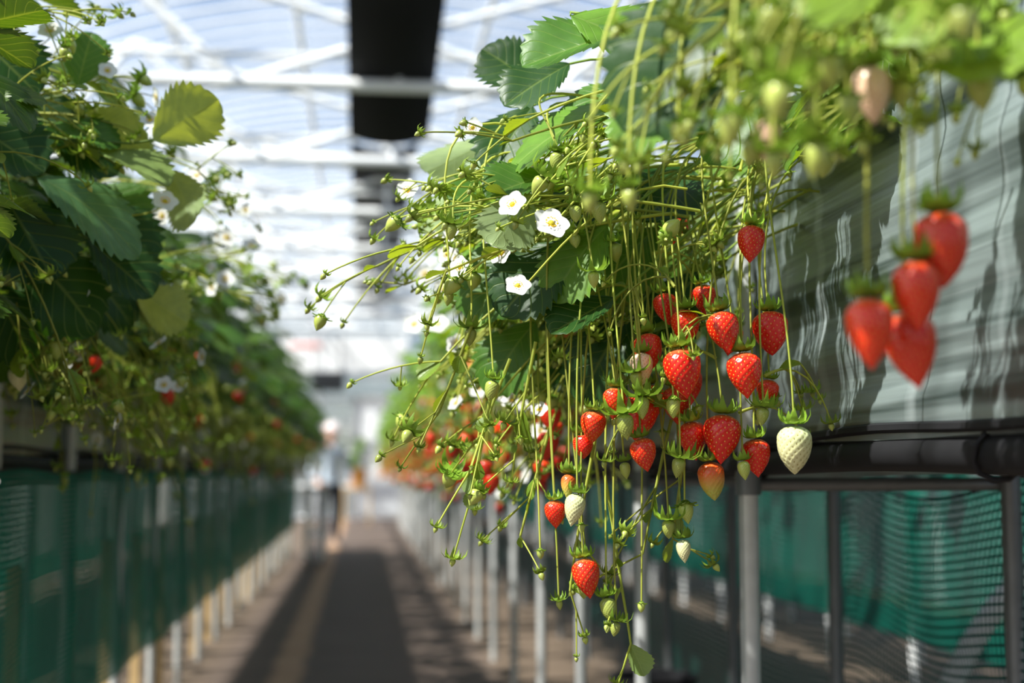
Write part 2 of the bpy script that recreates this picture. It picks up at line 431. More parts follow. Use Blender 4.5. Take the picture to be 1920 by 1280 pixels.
# trailing low stalks with tiny calyxes
for (x, z, dx, L) in [(.27,.84,-.2,.18),(.28,.80,.15,.20),(.36,.86,-.25,.16),(.22,.86,-.3,.14),(.17,.93,-.4,.14),(.13,.98,-.4,.12),(.38,.84,-.2,.12),(.15,.90,-.2,.12),(.20,.95,-.2,.12)]:
    truss(H, arr(x, 1.64, z), arr(dx, 0, -1), L, 1, 0, 0, 1., many=False, wob=.2)
# foreground fruit
for (x, y, z, L, k) in [(.4055,.96,.955,.055,'R'),(.3825,.95,.921,.050,'R'),(.3865,.98,.885,.056,'R'),(.3485,.95,.894,.050,'R'),
 (.354,.95,1.063,.042,'P'),(.309,1.05,1.052,.034,'P'),(.241,.9,1.024,.028,'G'),(.298,.9,1.004,.026,'G'),(.257,.9,1.082,.022,'G'),(.378,.95,1.065,.025,'G'),
 (.178,1.1,1.012,.018,'G'),(.209,1.1,1.014,.020,'G'),(.268,.9,1.0,.020,'G'),(.32,.9,1.04,.022,'G'),(.30,.88,1.06,.024,'G'),(.42,.92,1.06,.03,'G'),(.25,1.1,1.07,.02,'G')]:
    e = berry(H, arr(x, y, z+L*.5), L, k, 2, tilt=(R.uniform(-.15, .15), R.uniform(-.1, .1), -1), fat=.90 if k == 'R' else .85)
    src = arr(x+.12, y+.06, 1.24); 
    tube(H, bez(e, e+arr(0, 0, .08), src+arr(-.1, 0, .03), src, 12), .0013, .0018, stemcol(), 6)
for i in range(26):
    y = R.uniform(.80, 1.2)
    truss(H, arr(R.uniform(.32, .52), y, R.uniform(1.12, 1.2)), arr(-.8, R.uniform(-.3, .3), R.uniform(-.5, .2)), R.uniform(.06, .12), 1, 0, .0, 6, many=R.random() < .5)
# flowers
for (x, y, z, r) in [(.200,1.50,1.065,.021),(.158,1.50,1.085,.017),(.166,1.52,1.0,.015),(.144,1.9,1.031,.010),(.1035,2.4,1.133,.018),(.153,2.4,1.106,.018),(.0855,2.4,1.0475,.02),(.126,2.4,1.0475,.02),(.18,2.2,.93,.018),(.11,1.95,1.05,.015),(.21,2.0,.90,.016)]:
    c = arr(x, y, z); n = arr(-.25, -1, .45)+rv(.45); n /= np.linalg.norm(n)
    flower(H, c, n, r, 1); src = c+arr(.2, .05, .12)
    tube(H, bez(c-n*.002, c-n*.05, src+arr(-.1, 0, .03), src, 12), .001, .0016, stemcol(), 5)
# individually placed leaflets (base, tip, normal, tint)
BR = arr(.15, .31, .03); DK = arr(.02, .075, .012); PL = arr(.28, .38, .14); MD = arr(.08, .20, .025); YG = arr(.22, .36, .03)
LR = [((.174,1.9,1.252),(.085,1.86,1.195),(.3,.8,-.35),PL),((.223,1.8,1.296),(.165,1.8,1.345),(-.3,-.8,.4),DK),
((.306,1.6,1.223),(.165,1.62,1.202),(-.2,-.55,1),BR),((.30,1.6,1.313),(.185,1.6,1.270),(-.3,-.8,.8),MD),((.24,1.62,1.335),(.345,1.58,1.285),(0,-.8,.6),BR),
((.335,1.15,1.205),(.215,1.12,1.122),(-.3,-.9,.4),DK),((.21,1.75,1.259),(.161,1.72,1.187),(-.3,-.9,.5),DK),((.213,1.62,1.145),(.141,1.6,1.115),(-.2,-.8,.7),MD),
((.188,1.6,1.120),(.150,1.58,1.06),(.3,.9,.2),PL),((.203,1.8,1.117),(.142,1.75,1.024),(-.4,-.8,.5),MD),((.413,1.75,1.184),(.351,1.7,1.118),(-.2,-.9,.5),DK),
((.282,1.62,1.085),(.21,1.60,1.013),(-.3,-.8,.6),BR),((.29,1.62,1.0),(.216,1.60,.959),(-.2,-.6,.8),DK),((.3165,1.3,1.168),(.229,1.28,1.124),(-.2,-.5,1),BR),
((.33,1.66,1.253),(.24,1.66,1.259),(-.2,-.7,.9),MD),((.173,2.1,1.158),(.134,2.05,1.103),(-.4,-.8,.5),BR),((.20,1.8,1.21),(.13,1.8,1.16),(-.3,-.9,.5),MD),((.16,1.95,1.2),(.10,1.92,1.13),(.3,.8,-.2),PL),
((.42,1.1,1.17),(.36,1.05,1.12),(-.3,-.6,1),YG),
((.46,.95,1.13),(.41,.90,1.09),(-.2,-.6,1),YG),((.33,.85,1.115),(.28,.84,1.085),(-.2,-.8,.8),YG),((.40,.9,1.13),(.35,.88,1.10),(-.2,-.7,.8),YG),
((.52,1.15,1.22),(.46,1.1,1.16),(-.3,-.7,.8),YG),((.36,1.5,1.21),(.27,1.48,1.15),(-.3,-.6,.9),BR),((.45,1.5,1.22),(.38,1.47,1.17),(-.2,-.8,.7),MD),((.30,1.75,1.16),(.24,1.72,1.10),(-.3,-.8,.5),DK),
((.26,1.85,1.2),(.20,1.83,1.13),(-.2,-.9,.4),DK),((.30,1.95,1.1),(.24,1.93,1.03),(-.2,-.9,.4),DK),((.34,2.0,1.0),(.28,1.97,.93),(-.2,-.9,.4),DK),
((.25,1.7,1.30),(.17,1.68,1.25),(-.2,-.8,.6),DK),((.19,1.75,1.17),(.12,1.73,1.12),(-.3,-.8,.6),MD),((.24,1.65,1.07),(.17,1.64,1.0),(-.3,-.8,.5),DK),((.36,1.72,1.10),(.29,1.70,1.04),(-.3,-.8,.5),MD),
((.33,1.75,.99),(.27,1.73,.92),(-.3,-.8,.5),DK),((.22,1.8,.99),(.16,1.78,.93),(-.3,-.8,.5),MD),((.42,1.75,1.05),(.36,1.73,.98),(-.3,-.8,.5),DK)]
for b, t, n, c in LR:
    leaflet(H, arr(*b), arr(*t), arr(*n), c, 1, 1.05 if abs(b[0]-t[0]) > .07 else 1.2)
    b = arr(*b); src = arr(RX+.1, b[1]+.05, 1.22)
    tube(H, bez(b, b+(b-arr(*t))*.5, src+arr(-.08, 0, .1), src, 9), .0016, .002, arr(.28, .40, .06), 5)
me = H.build('hero_fruit', PLANT_MATS); obj('hanging_fruit_and_leaves', me, row_r)

# ------------------------------------------------------------------ LEFT ROW hero
row_l = empty('strawberry_row')
A = Acc()
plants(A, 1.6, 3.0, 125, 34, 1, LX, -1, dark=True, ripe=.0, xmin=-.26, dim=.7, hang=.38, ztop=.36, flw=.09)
for (x, y, z, L, k) in [(-.47,2.0,.925,.035,'W'),(-.42,2.0,.965,.028,'G'),(-.49,2.0,1.06,.03,'W'),(-.40,2.2,.96,.03,'R'),(-.35,2.6,.93,.032,'R')]:
    e = berry(A, arr(x, y, z+L*.5), L, k, 2); tube(A, bez(e, e+arr(0, 0, .1), arr(x-.05, y, 1.25), arr(x-.12, y, 1.2), 10), .0012, .0016, stemcol()*.7, 5)
for (x, y, z, r) in [(-.44,2.0,1.413,.018),(-.277,2.0,1.175,.019),(-.30,2.0,1.29,.016),(-.27,2.3,1.274,.018),(-.36,2.0,1.359,.014),(-.25,2.5,1.2,.018),(-.30,2.2,.93,.015),(-.23,2.4,1.19,.018),(-.26,2.7,1.16,.02),(-.22,2.8,1.24,.02)]:
    c = arr(x, y, z); n = arr(.2, -1, .5)+rv(.3); n /= np.linalg.norm(n); flower(A, c, n, r, 1)
    src = c+arr(-.18, .03, -.06); tube(A, bez(c, c-n*.05, src+arr(.1, 0, .06), src, 10), .001, .0016, stemcol(), 5)
for i in range(9):
    truss(A, arr(-.52, R.uniform(1.85, 2.1), R.uniform(1.26, 1.40)), arr(1, R.uniform(-.3, .3), R.uniform(-.1, .35)), R.uniform(.10, .20), 1, 0, .05, 3)
for i in range(18):
    truss(A, arr(R.uniform(-.62, -.46), R.uniform(1.9, 2.8), R.uniform(1.0, 1.2)), arr(1, R.uniform(-.3, .3), R.uniform(-.6, .1)), R.uniform(.16, .30), 1, 0, .05, 6, dim=.8)
for i in range(8):
    truss(A, arr(-.45, R.uniform(2.2, 3.2), R.uniform(1.15, 1.30)), arr(1, R.uniform(-.3, .3), R.uniform(-.1, .2)), R.uniform(.16, .26), 1, 0, .15, 2)
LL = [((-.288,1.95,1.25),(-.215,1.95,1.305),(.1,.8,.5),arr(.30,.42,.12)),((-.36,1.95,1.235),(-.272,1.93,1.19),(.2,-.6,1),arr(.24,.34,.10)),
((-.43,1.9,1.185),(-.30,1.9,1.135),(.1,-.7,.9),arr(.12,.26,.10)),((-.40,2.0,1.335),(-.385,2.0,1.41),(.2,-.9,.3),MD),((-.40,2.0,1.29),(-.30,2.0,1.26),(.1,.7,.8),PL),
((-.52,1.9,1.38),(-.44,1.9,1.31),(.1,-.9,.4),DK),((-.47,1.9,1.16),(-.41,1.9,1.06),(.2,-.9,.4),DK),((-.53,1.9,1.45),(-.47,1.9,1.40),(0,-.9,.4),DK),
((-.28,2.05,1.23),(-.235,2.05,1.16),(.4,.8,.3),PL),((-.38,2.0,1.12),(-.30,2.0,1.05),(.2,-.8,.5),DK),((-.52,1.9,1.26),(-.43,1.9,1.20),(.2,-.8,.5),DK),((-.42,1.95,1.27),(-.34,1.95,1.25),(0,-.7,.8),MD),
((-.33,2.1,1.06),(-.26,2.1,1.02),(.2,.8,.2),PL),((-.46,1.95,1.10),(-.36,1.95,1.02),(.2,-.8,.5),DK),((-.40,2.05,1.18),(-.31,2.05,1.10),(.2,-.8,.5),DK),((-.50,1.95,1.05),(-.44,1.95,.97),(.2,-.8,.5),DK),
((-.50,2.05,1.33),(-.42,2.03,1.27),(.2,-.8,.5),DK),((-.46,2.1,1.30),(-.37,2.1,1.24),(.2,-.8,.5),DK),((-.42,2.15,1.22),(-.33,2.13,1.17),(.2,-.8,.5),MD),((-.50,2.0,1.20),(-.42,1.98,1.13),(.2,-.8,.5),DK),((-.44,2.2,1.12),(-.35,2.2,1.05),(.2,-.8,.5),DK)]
for b, t, n, c in LL:
    leaflet(A, arr(*b), arr(*t), arr(*n), c, 1, 1.12)
    b = arr(*b); src = arr(LX-.1, b[1]+.05, 1.22)
    tube(A, bez(b, b+(b-arr(*t))*.5, src+arr(.08, 0, .1), src, 9), .0016, .002, arr(.24, .36, .06)*.7, 5)
me = A.build('near_plants', PLANT_MATS); obj('near_plants', me, row_l)

# ------------------------------------------------------------------ distant stretches (instanced)
var_r, var_l = [], []
for i in range(3):
    a = Acc(); plants(a, 0, .7, 34, 30, 0, 0, 1, False, .17, -.30, .06, ztop=.34); var_r.append(a.build('plant_stretch_sunny', PLANT_MATS))
    a = Acc(); plants(a, 0, .7, 50, 30, 0, 0, -1, True, .015, -.31, .06, dim=.9, ztop=.46, hang=.3); var_l.append(a.build('plant_stretch_shade_tint', PLANT_MATS))  # shaded copy: leaf and stem colours lowered to paint in the shade
YEND = 21.0; YL = 14.5
def stretch(parent, var, x, y0, y1):
    y = y0; i = 0
    while y < y1-.6:
        o = obj('plant_stretch', var[i % 3], parent); o.location = (x, y, R.uniform(-.02, .03)); y += .62; i += 1
stretch(row_r, var_r, RX, 2.75, YEND)
stretch(row_l, var_l, LX, 2.75, YL)
row_l2 = empty('strawberry_row'); stretch(row_l2, var_r, -2.15, 3.0, YL)
row_r2 = empty('strawberry_row'); stretch(row_r2, var_l, 1.9, 1.5, YEND)

# ------------------------------------------------------------------ hard-surface materials
STEEL = simple('galvanised_steel', (.55, .56, .56), .4, .3, .2, 30)
DSTEEL = simple('dark_steel', (.16, .17, .18), .45, .4, .2, 30)
WPAINT = simple('white_painted_steel', (.84, .85, .86), .4, 0, .06, 10)
BLACKP = simple('black_plastic', (.012, .012, .014), .65, 0, .3, 25, .2)
WOOD = simple('stake_wood', (.56, .38, .18), .7, 0, .3, 40)
def film_bench_mat():
    m, nt, ns, lk = new_mat('bench_silver_film')
    a = noise(nt, 1.0, stretch=(0, .7, 26), detail=3)
    a2 = noise(nt, 1.0, stretch=(0, 2.4, 70), detail=2)
    b = noise(nt, 1.0, stretch=(0, 14, .12), detail=1)
    c = mixcol(nt, mrange(nt, a, .40, .52), (.04, .055, .055), (.19, .23, .23))  # dark horizontal streaks, here and next: wrinkle shading painted into the colour
    c = mixcol(nt, mrange(nt, a2, .55, .7, 0, .4), c, (.06, .08, .08))
    c = mixcol(nt, mrange(nt, b, .58, .72, 0, .6), c, (.44, .49, .50))  # pale vertical bands: post reflections painted into the film colour
    p = principled(nt, c, .30, .1, .45)
    bump(nt, a, .18, .03, p)
    out(nt, p.outputs[0]); return m
BFILM = film_bench_mat()
def net_mat(name, col, cell, cover, trans=.3):
    m, nt, ns, lk = new_mat(name)
    uv = nd(ns, 'ShaderNodeAttribute', attribute_name='luv')
    s = ns.new('ShaderNodeSeparateXYZ'); lk.new(uv.outputs['Vector'], s.inputs[0])
    def line(c):
        f = mth(nt, 'FRACT', mth(nt, 'MULTIPLY', mth(nt, 'ADD', c, 50.), 1/cell))
        return mth(nt, 'LESS_THAN', f, cover)
    mk = mth(nt, 'MAXIMUM', line(s.outputs[0]), line(s.outputs[1]))
    nz = noise(nt, 6); c = mixcol(nt, nz, tuple(x*.7 for x in col), tuple(x*1.3 for x in col))
    p = principled(nt, c, .6, 0, .2); t = ns.new('ShaderNodeBsdfTranslucent'); lk.new(c, t.inputs[0])
    tr = ns.new('ShaderNodeBsdfTransparent')
    out(nt, mixsh(nt, mk, tr.outputs[0], mixsh(nt, trans, p.outputs[0], t.outputs[0]))); return m
NETL = net_mat('green_net', (.003, .17, .11), .012, .62, .45)
NETR = net_mat('dark_green_net', (.003, .075, .060), .016, .27)
NETF = net_mat('far_green_net', (.003, .15, .105), .014, .62, .5)
def greenhouse_film(name, tcol, wcol, f):
    m, nt, ns, lk = new_mat(name)
    tr = ns.new('ShaderNodeBsdfTransparent'); tr.inputs[0].default_value = (*tcol, 1)
    t = ns.new('ShaderNodeBsdfTranslucent'); t.inputs[0].default_value = (*wcol, 1)
    d = ns.new('ShaderNodeBsdfDiffuse'); d.inputs[0].default_value = (*wcol, 1)
    nz = noise(nt, 1.2, stretch=(1, .5, 1), detail=4)
    td = mixsh(nt, .3, t.outputs[0], d.outputs[0])
    out(nt, mixsh(nt, mrange(nt, nz, .3, .7, f-.12, f+.12), tr.outputs[0], td)); return m
RFILM = greenhouse_film('roof_film', (.86, .91, 1.), (.55, .60, .68), .19)
WFILM = greenhouse_film('wall_film', (.93, .96, 1.), (.80, .80, .80), .6)

class Hard:
    """collects pipes/boxes/sheets into one mesh"""
    def __init__(s): s.a = Acc(); s.mats = []
    def m(s, mat):
        if mat not in s.mats: s.mats.append(mat)
        return s.mats.index(mat)
    def pipe(s, P, r, mat, sides=14, cap=True):
        P = np.asarray(P, float); n = len(P)
        T = np.gradient(P, axis=0); T /= np.linalg.norm(T, axis=1)[:, None]
        ref = arr(.31, .23, .46) if abs(T[0][0]) < .9 else arr(.1, .9, .2)
        X = np.cross(T, ref); X /= np.linalg.norm(X, axis=1)[:, None]; Y = np.cross(T, X)
        a = np.linspace(0, 2*np.pi, sides, endpoint=False)
        V = P[:, None, :]+r*(X[:, None, :]*np.cos(a)[None, :, None]+Y[:, None, :]*np.sin(a)[None, :, None])
        V = V.reshape(-1, 3)
        F = grid_faces(n, sides, True); V = np.vstack([V, P[:1], P[-1:]]); k = n*sides
        Tt = [(k, (j+1) % sides, j) for j in range(sides)]+[(k+1, (n-1)*sides+j, (n-1)*sides+(j+1) % sides) for j in range(sides)]
        s.a.add(V, F, np.array(Tt), s.m(mat))
    def box(s, lo, hi, mat):
        x0, y0, z0 = lo; x1, y1, z1 = hi
        V = arr((x0,y0,z0),(x1,y0,z0),(x1,y1,z0),(x0,y1,z0),(x0,y0,z1),(x1,y0,z1),(x1,y1,z1),(x0,y1,z1))
        s.a.add(V, np.array([(0,3,2,1),(4,5,6,7),(0,1,5,4),(1,2,6,5),(2,3,7,6),(3,0,4,7)]), None, s.m(mat))
    def sheet(s, G, mat, uv=None):
        G = np.asarray(G); nu, nv = G.shape[:2]
        s.a.add(G.reshape(-1, 3), grid_faces(nu, nv), None, s.m(mat), uv=None if uv is None else uv.reshape(-1, 2))
    def make(s, name, parent=None, flat=False):
        me = s.a.build(name, s.mats)
        if flat: me.polygons.foreach_set('use_smooth', np.zeros(len(me.polygons), bool))
        else:
            me.set_sharp_from_angle(angle=math.radians(50))
        return obj(name, me, parent)

# ------------------------------------------------------------------ benches
SOIL = simple('growing_medium', (.07, .045, .03), .95, 0, .4, 60, bs=.5)
def bench(xf, xb, y0, y1, p0, step, mat_front, mat_back, fine=True):
    root = empty('growing_bench'); sg = 1 if xb > xf else -1
    h = Hard()
    ny = int((y1-y0)/(.03 if fine else .2)); ys = np.linspace(y0, y1, ny)
    prof = [(0.003*math.sin(i*1.3), 1.25-.41*i/24) for i in range(0, 25)]
    w = abs(xb-xf); nf = len(prof)
    prof += [(w*.25, .80), (w*.5, .79), (w*.75, .80), (w, .84), (w, 1.05), (w, 1.25)]
    G = np.zeros((ny, len(prof), 3))
    for j, (px, pz) in enumerate(prof):
        wr = .004*np.sin(ys*3.1+pz*9)+.0018*np.sin(ys*6+pz*60)+.001*np.sin(ys*9-pz*95)
        G[:, j, 0] = xf+sg*(px+wr*(1 if 0 < j < nf else .2)); G[:, j, 1] = ys; G[:, j, 2] = pz+.006*np.sin(ys*4+j)*(j > nf-4)
    h.sheet(G, BFILM); o = h.make('silver_film_trough', root)
    h = Hard(); h.box((min(xf, xb)+.03, y0, 1.12), (max(xf, xb)-.03, y1, 1.20), SOIL); h.make('growing_medium', root)
    h = Hard()
    pp = np.linspace(y0, y1, int((y1-y0)/.1))
    h.pipe([(xf+sg*.012, y, .815+.004*math.sin(y*5)) for y in pp], .02, BLACKP, 10)
    h.pipe([(xf-sg*.004, y, .845+.003*math.sin(y*9)) for y in pp], .006, BLACKP, 6)
    h.pipe([(xb, y, .815) for y in pp], .016, BLACKP, 8)
    y = y0+.53
    while y < min(y1, 6):
        h.pipe([(xf+sg*.012+.024*math.cos(a), y+.004*math.sin(a*2), .815+.024*math.sin(a)) for a in np.linspace(0, 6.2, 12)], .003, BLACKP, 6); y += .81
    h.make('black_bottom_rail', root)
    h = Hard(); y = p0
    while y < y1:
        h.pipe([(xf-sg*.016, y, 0.), (xf-sg*.016, y, 1.26)], .0145, mat_front)
        h.pipe([(xb+sg*.016, y, 0.), (xb+sg*.016, y, 1.26)], .0145, mat_back)
        h.pipe([(xf-sg*.016, y+.018, .78), (xb+sg*.016, y+.018, .78)], .010, mat_back, 8)
        h.pipe([(xf-sg*.016, y, .765), (xf-sg*.016, y, .80)], .019, DSTEEL, 12)
        y += step
    h.make('bench_posts', root)
    return root
bench(RX, .95, .75, YEND, 2.05, .81, STEEL, DSTEEL)
bench(LX, -1.07, 1.2, YL, 2.75, .70, STEEL, DSTEEL)
bench(1.95, 2.3, 1.2, YEND, 2.2, .9, WPAINT, STEEL, False)
bench(-2.15, -2.5, 2.0, YL, 2.4, .9, STEEL, DSTEEL, False)

# nets
def net(name, x, y0, y1, ztop, zbot, mat, sag, bulge, step=.08):
    ys = np.linspace(y0, y1, int((y1-y0)/step)); t = np.linspace(0, 1, 14)
    G = np.zeros((len(ys), 14, 3)); U = np.zeros((len(ys), 14, 2))
    for j, tt in enumerate(t):
        top = ztop-sag*np.abs(np.sin((ys-2.05)*math.pi/.81))**1.0
        G[:, j, 0] = x+bulge*np.sin(ys*2.3+tt*2)*math.sin(tt*3)+bulge*.4*np.sin(ys*7+tt*5)
        G[:, j, 1] = ys+bulge*.5*math.sin(tt*6); G[:, j, 2] = top*(1-tt)+zbot*tt+bulge*.4*np.sin(ys*6+tt*4)*math.sin(tt*3.1)
        U[:, j, 0] = ys; U[:, j, 1] = (ztop*(1-tt)+zbot*tt)
    h = Hard(); h.sheet(G, mat, U)
    h.pipe([(x, y, ztop-sag*abs(math.sin((y-2.05)*math.pi/.81))) for y in ys], .003, BLACKP, 5)
    return h.make(name)
net('green_garden_net', -.660, 1.5, YL, .805, .25, NETL, .008, .02)
net('green_garden_net', .995, 1.2, YEND, .80, .15, NETR, .05, .03, .04)
net('green_garden_net', 1.90, 1.5, YEND, .80, .22, NETF, .02, .02)
net('green_garden_net', -2.10, 1.5, YL, .80, .10, NETF, .02, .02)
# stakes on the left
h = Hard(); y = 3.1
while y < YL:
    h.box((-.735, y-.014, 0), (-.705, y+.014, .60), WOOD); y += .55
h.make('wooden_stakes', flat=True)

# ------------------------------------------------------------------ floor
def floor_mat():
    m, nt, ns, lk = new_mat('ground_cover')
    tc = ns.new('ShaderNodeTexCoord'); s = ns.new('ShaderNodeSeparateXYZ'); lk.new(tc.outputs['Object'], s.inputs[0])
    n1 = noise(nt, 3, detail=6); n2 = noise(nt, 90, detail=2)
    sheet = mixcol(nt, n1, (.085, .058, .046), (.155, .112, .09))
    sheet = mixcol(nt, mrange(nt, n2, .3, .7, 0, .35), sheet, (.06, .043, .035))
    sun_strip = mixcol(nt, n1, (.36, .21, .125), (.52, .33, .21))  # sunlit strip along the aisle, painted into the floor colour
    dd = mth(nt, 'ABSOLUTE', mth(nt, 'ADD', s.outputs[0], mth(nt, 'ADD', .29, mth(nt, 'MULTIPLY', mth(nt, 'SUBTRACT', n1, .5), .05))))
    c = mixcol(nt, mrange(nt, dd, .08, .035), sheet, sun_strip)
    ax = mth(nt, 'ABSOLUTE', mth(nt, 'ADD', s.outputs[0], .03))
    c = mixcol(nt, mrange(nt, ax, .50, .62), c, mixcol(nt, n1, (.09, .06, .04), (.16, .115, .08)))
    p = principled(nt, c, .75); bump(nt, n2, .3, .01, p); out(nt, p.outputs[0]); return m
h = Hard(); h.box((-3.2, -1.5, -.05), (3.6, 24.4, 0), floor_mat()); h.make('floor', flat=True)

# ------------------------------------------------------------------ greenhouse shell
CX, HW, EZ, RZ = .2, 3.3, 2.75, 1.5
def arch(t, y, dr=0.): return (CX+(HW+dr)*math.cos(t), y, EZ+(RZ+dr)*math.sin(t))
ts = np.linspace(0, math.pi, 41); ysr = np.linspace(-1.5, 24.3, 60)
G = np.array([[arch(t, y, .02) for t in ts] for y in ysr])
h = Hard(); h.sheet(G, RFILM); h.make('ceiling')
fr = Hard()
y = -1.2
while y < 24.3:
    fr.pipe([arch(t, y) for t in np.linspace(0, math.pi, 33)], .013, WPAINT, 6); y += .30
for t in (0, .35, .7, 1.05, 1.35, 1.79, 2.09, 2.44, 2.79, math.pi):
    fr.pipe([arch(t, -1.5, -.03), arch(t, 24.3, -.03)], .028, WPAINT, 8)
fr.make('roof_hoops')
fr = Hard(); y = 2.1
while y < 24:
    yy = y
    fr.pipe([(CX-HW, yy, 3.1), (CX+HW, yy, 3.1)], .040, WPAINT, 12)
    fr.pipe([(CX-HW, yy, 3.27), (CX+HW, yy, 3.27)], .020, WPAINT, 8)
    for sgn in (-1, 1):
        fr.pipe([(CX, yy, 3.42), (CX+sgn*.95, yy, 3.1)], .028, WPAINT, 8)
        fr.pipe([(CX+sgn*.95, yy, 3.1), (CX+sgn*1.9, yy, 3.95)], .028, WPAINT, 8)
        fr.pipe([(CX+sgn*1.9, yy, 3.95), (CX+sgn*2.6, yy, 3.1)], .028, WPAINT, 8)
        fr.pipe([(CX+sgn*.05, yy, 3.42), (CX+sgn*1.9, yy, 3.95)], .024, WPAINT, 8)
        fr.pipe([(CX+sgn*.1, yy, 3.1), (CX+sgn*2.3, yy+2.1, 3.7)], .024, WPAINT, 8)
        fr.pipe([(CX+sgn*HW, yy, 0), (CX+sgn*HW, yy, 3.1)], .03, WPAINT, 10)
    fr.pipe([(CX, yy, 3.1), (CX, yy, 4.22)], .02, WPAINT, 8)
    y += 2.1
fr.make('roof_trusses')
def shade(name, segs):
    h = Hard()
    for (ya, za, yb, zb, w) in segs:
        n = max(3, int(abs(yb-ya)/.15)); t = np.linspace(0, 1, n); v = np.linspace(-1, 1, 9)
        G = np.array([[(.16+q*w/2, ya+(yb-ya)*tt, za+(zb-za)*tt-.03*abs(math.sin(ya+tt*9))*(1-q*q)+.04*q*q) for q in v] for tt in t])
        h.sheet(G, SHADE)
    return h.make(name)
SHADE = simple('black_shade_cloth', (.010, .010, .012), .9, 0, .4, 40, .2)
shade('black_shade_curtain', [(6.2, 3.46, 9.5, 3.01, .53), (11.4, 3.42, 22.5, 3.42, .55)])
# walls
def wall(name, pts, mat):
    h = Hard(); h.sheet(np.array(pts), mat); return h.make(name)
wall('wall_left', [[(CX-HW, -1.5, 0), (CX-HW, -1.5, 2.75)], [(CX-HW, 24.3, 0), (CX-HW, 24.3, 2.75)]], WFILM)
wall('wall_right', [[(CX+HW, -1.5, 0), (CX+HW, -1.5, 2.75)], [(CX+HW, 24.3, 0), (CX+HW, 24.3, 2.75)]], WFILM)
G = [[(CX+HW*math.cos(t), 24.3, 0), (CX+HW*math.cos(t), 24.3, EZ+RZ*math.sin(t))] for t in ts]
wall('wall_back', G, WFILM)
h = Hard()
for z in (.02, .55, 1.1, 1.6, 2.0, 2.4, 2.75, 3.2):
    h.pipe([(CX-HW, 24.22, z), (CX+HW, 24.22, z)], .03, WPAINT, 8)
for x in (-2.6, -1.6, -.75, .75, 1.8, 2.8): h.pipe([(x, 24.2, 0), (x, 24.2, 3.6)], .035, WPAINT, 8)
h.make('gable_frame')
h = Hard()
DOORW = simple('door_white', (.88, .89, .90), .4, 0, .05)
h.box((-.1, 24.05, .03), (.72, 24.1, 2.0), DOORW)
h.box((-.02, 24.03, .1), (.64, 24.05, .5), simple('door_panel_grey', (.6, .62, .65), .4))
h.box((-.16, 24.0, .0), (-.1, 24.12, 2.06), STEEL); h.box((.72, 24.0, .0), (.78, 24.12, 2.06), STEEL); h.box((-.16, 24.0, 2.0), (.78, 24.12, 2.06), STEEL)
h.box((.02, 24.0, .98), (.1, 24.05, 1.02), BLACKP)
h.make('door_1', flat=True)
h = Hard(); h.box((-.86, 23.9, 2.12), (-.3, 23.98, 2.46), simple('sign_grey', (.10, .11, .12), .5))  # dark sign in front of the back wall; slats and hangers added
for i in range(6): h.box((-.84, 23.88, 2.15+i*.05), (-.32, 23.9, 2.17+i*.05), BLACKP)
for x in (-.8, -.36): h.pipe([(x, 23.94, 2.46), (x, 23.94, 3.1)], .008, BLACKP, 6)
h.make('dark_sign', flat=True)
h = Hard(); h.box((-1.6, 24.0, 2.45), (.7, 24.02, 3.05), simple('banner_white', (.85, .85, .85), .5, 0, .03)); h.box((-1.2, 23.99, 2.86), (-.7, 24.0, 2.93), simple('banner_red', (.78, .25, .22), .5))
h.make('hanging_banner', flat=True)

# ------------------------------------------------------------------ misc objects
h = Hard()   # harvest cart in aisle
for x in (-.46, -.335):
    for y in (12.1, 12.8): h.pipe([(x, y, .03), (x, y, .66)], .016, WPAINT, 10); h.pipe([(x-.012, y, .03), (x+.012, y, .03)], .03, BLACKP, 12)
h.box((-.50, 12.05, .62), (-.30, 12.85, .65), WPAINT)
for z in (.25,): h.box((-.48, 12.08, z), (-.32, 12.82, z+.02), WPAINT)
h.pipe([(-.46, 12.05, .64), (-.46, 11.9, .85), (-.335, 11.9, .85), (-.335, 12.05, .64)], .012, STEEL, 8)
h.make('harvest_cart')
h = Hard()
tt = np.linspace(0, 1, 16)
h.pipe([(1.32+.30*(1-math.cos(q*1.57)), 3.35-.45*q, .0+.66*math.sin(q*1.57)) for q in tt]+[(1.72, 2.8, .68), (1.80, 2.6, .69), (1.82, 2.5, .64), (1.82, 2.48, .0)], .026, WPAINT, 12)
h.make('bent_white_pipe')
h = Hard() # black tub
def lathe(h, c, prof, mat, n=28):
    a = np.linspace(0, 2*math.pi, n, endpoint=False)
    V = np.array([[(c[0]+r*math.cos(q), c[1]+r*math.sin(q), c[2]+z) for q in a] for r, z in prof]).reshape(-1, 3)
    h.a.add(V, grid_faces(len(prof), n, True), None, h.m(mat))
lathe(h, (.80, 3.9, 0), [(.0, .005), (.09, .005), (.11, .22), (.12, .23), (.12, .245), (.105, .24), (.085, .02), (0, .02)], BLACKP)
h.make('black_plastic_tub')
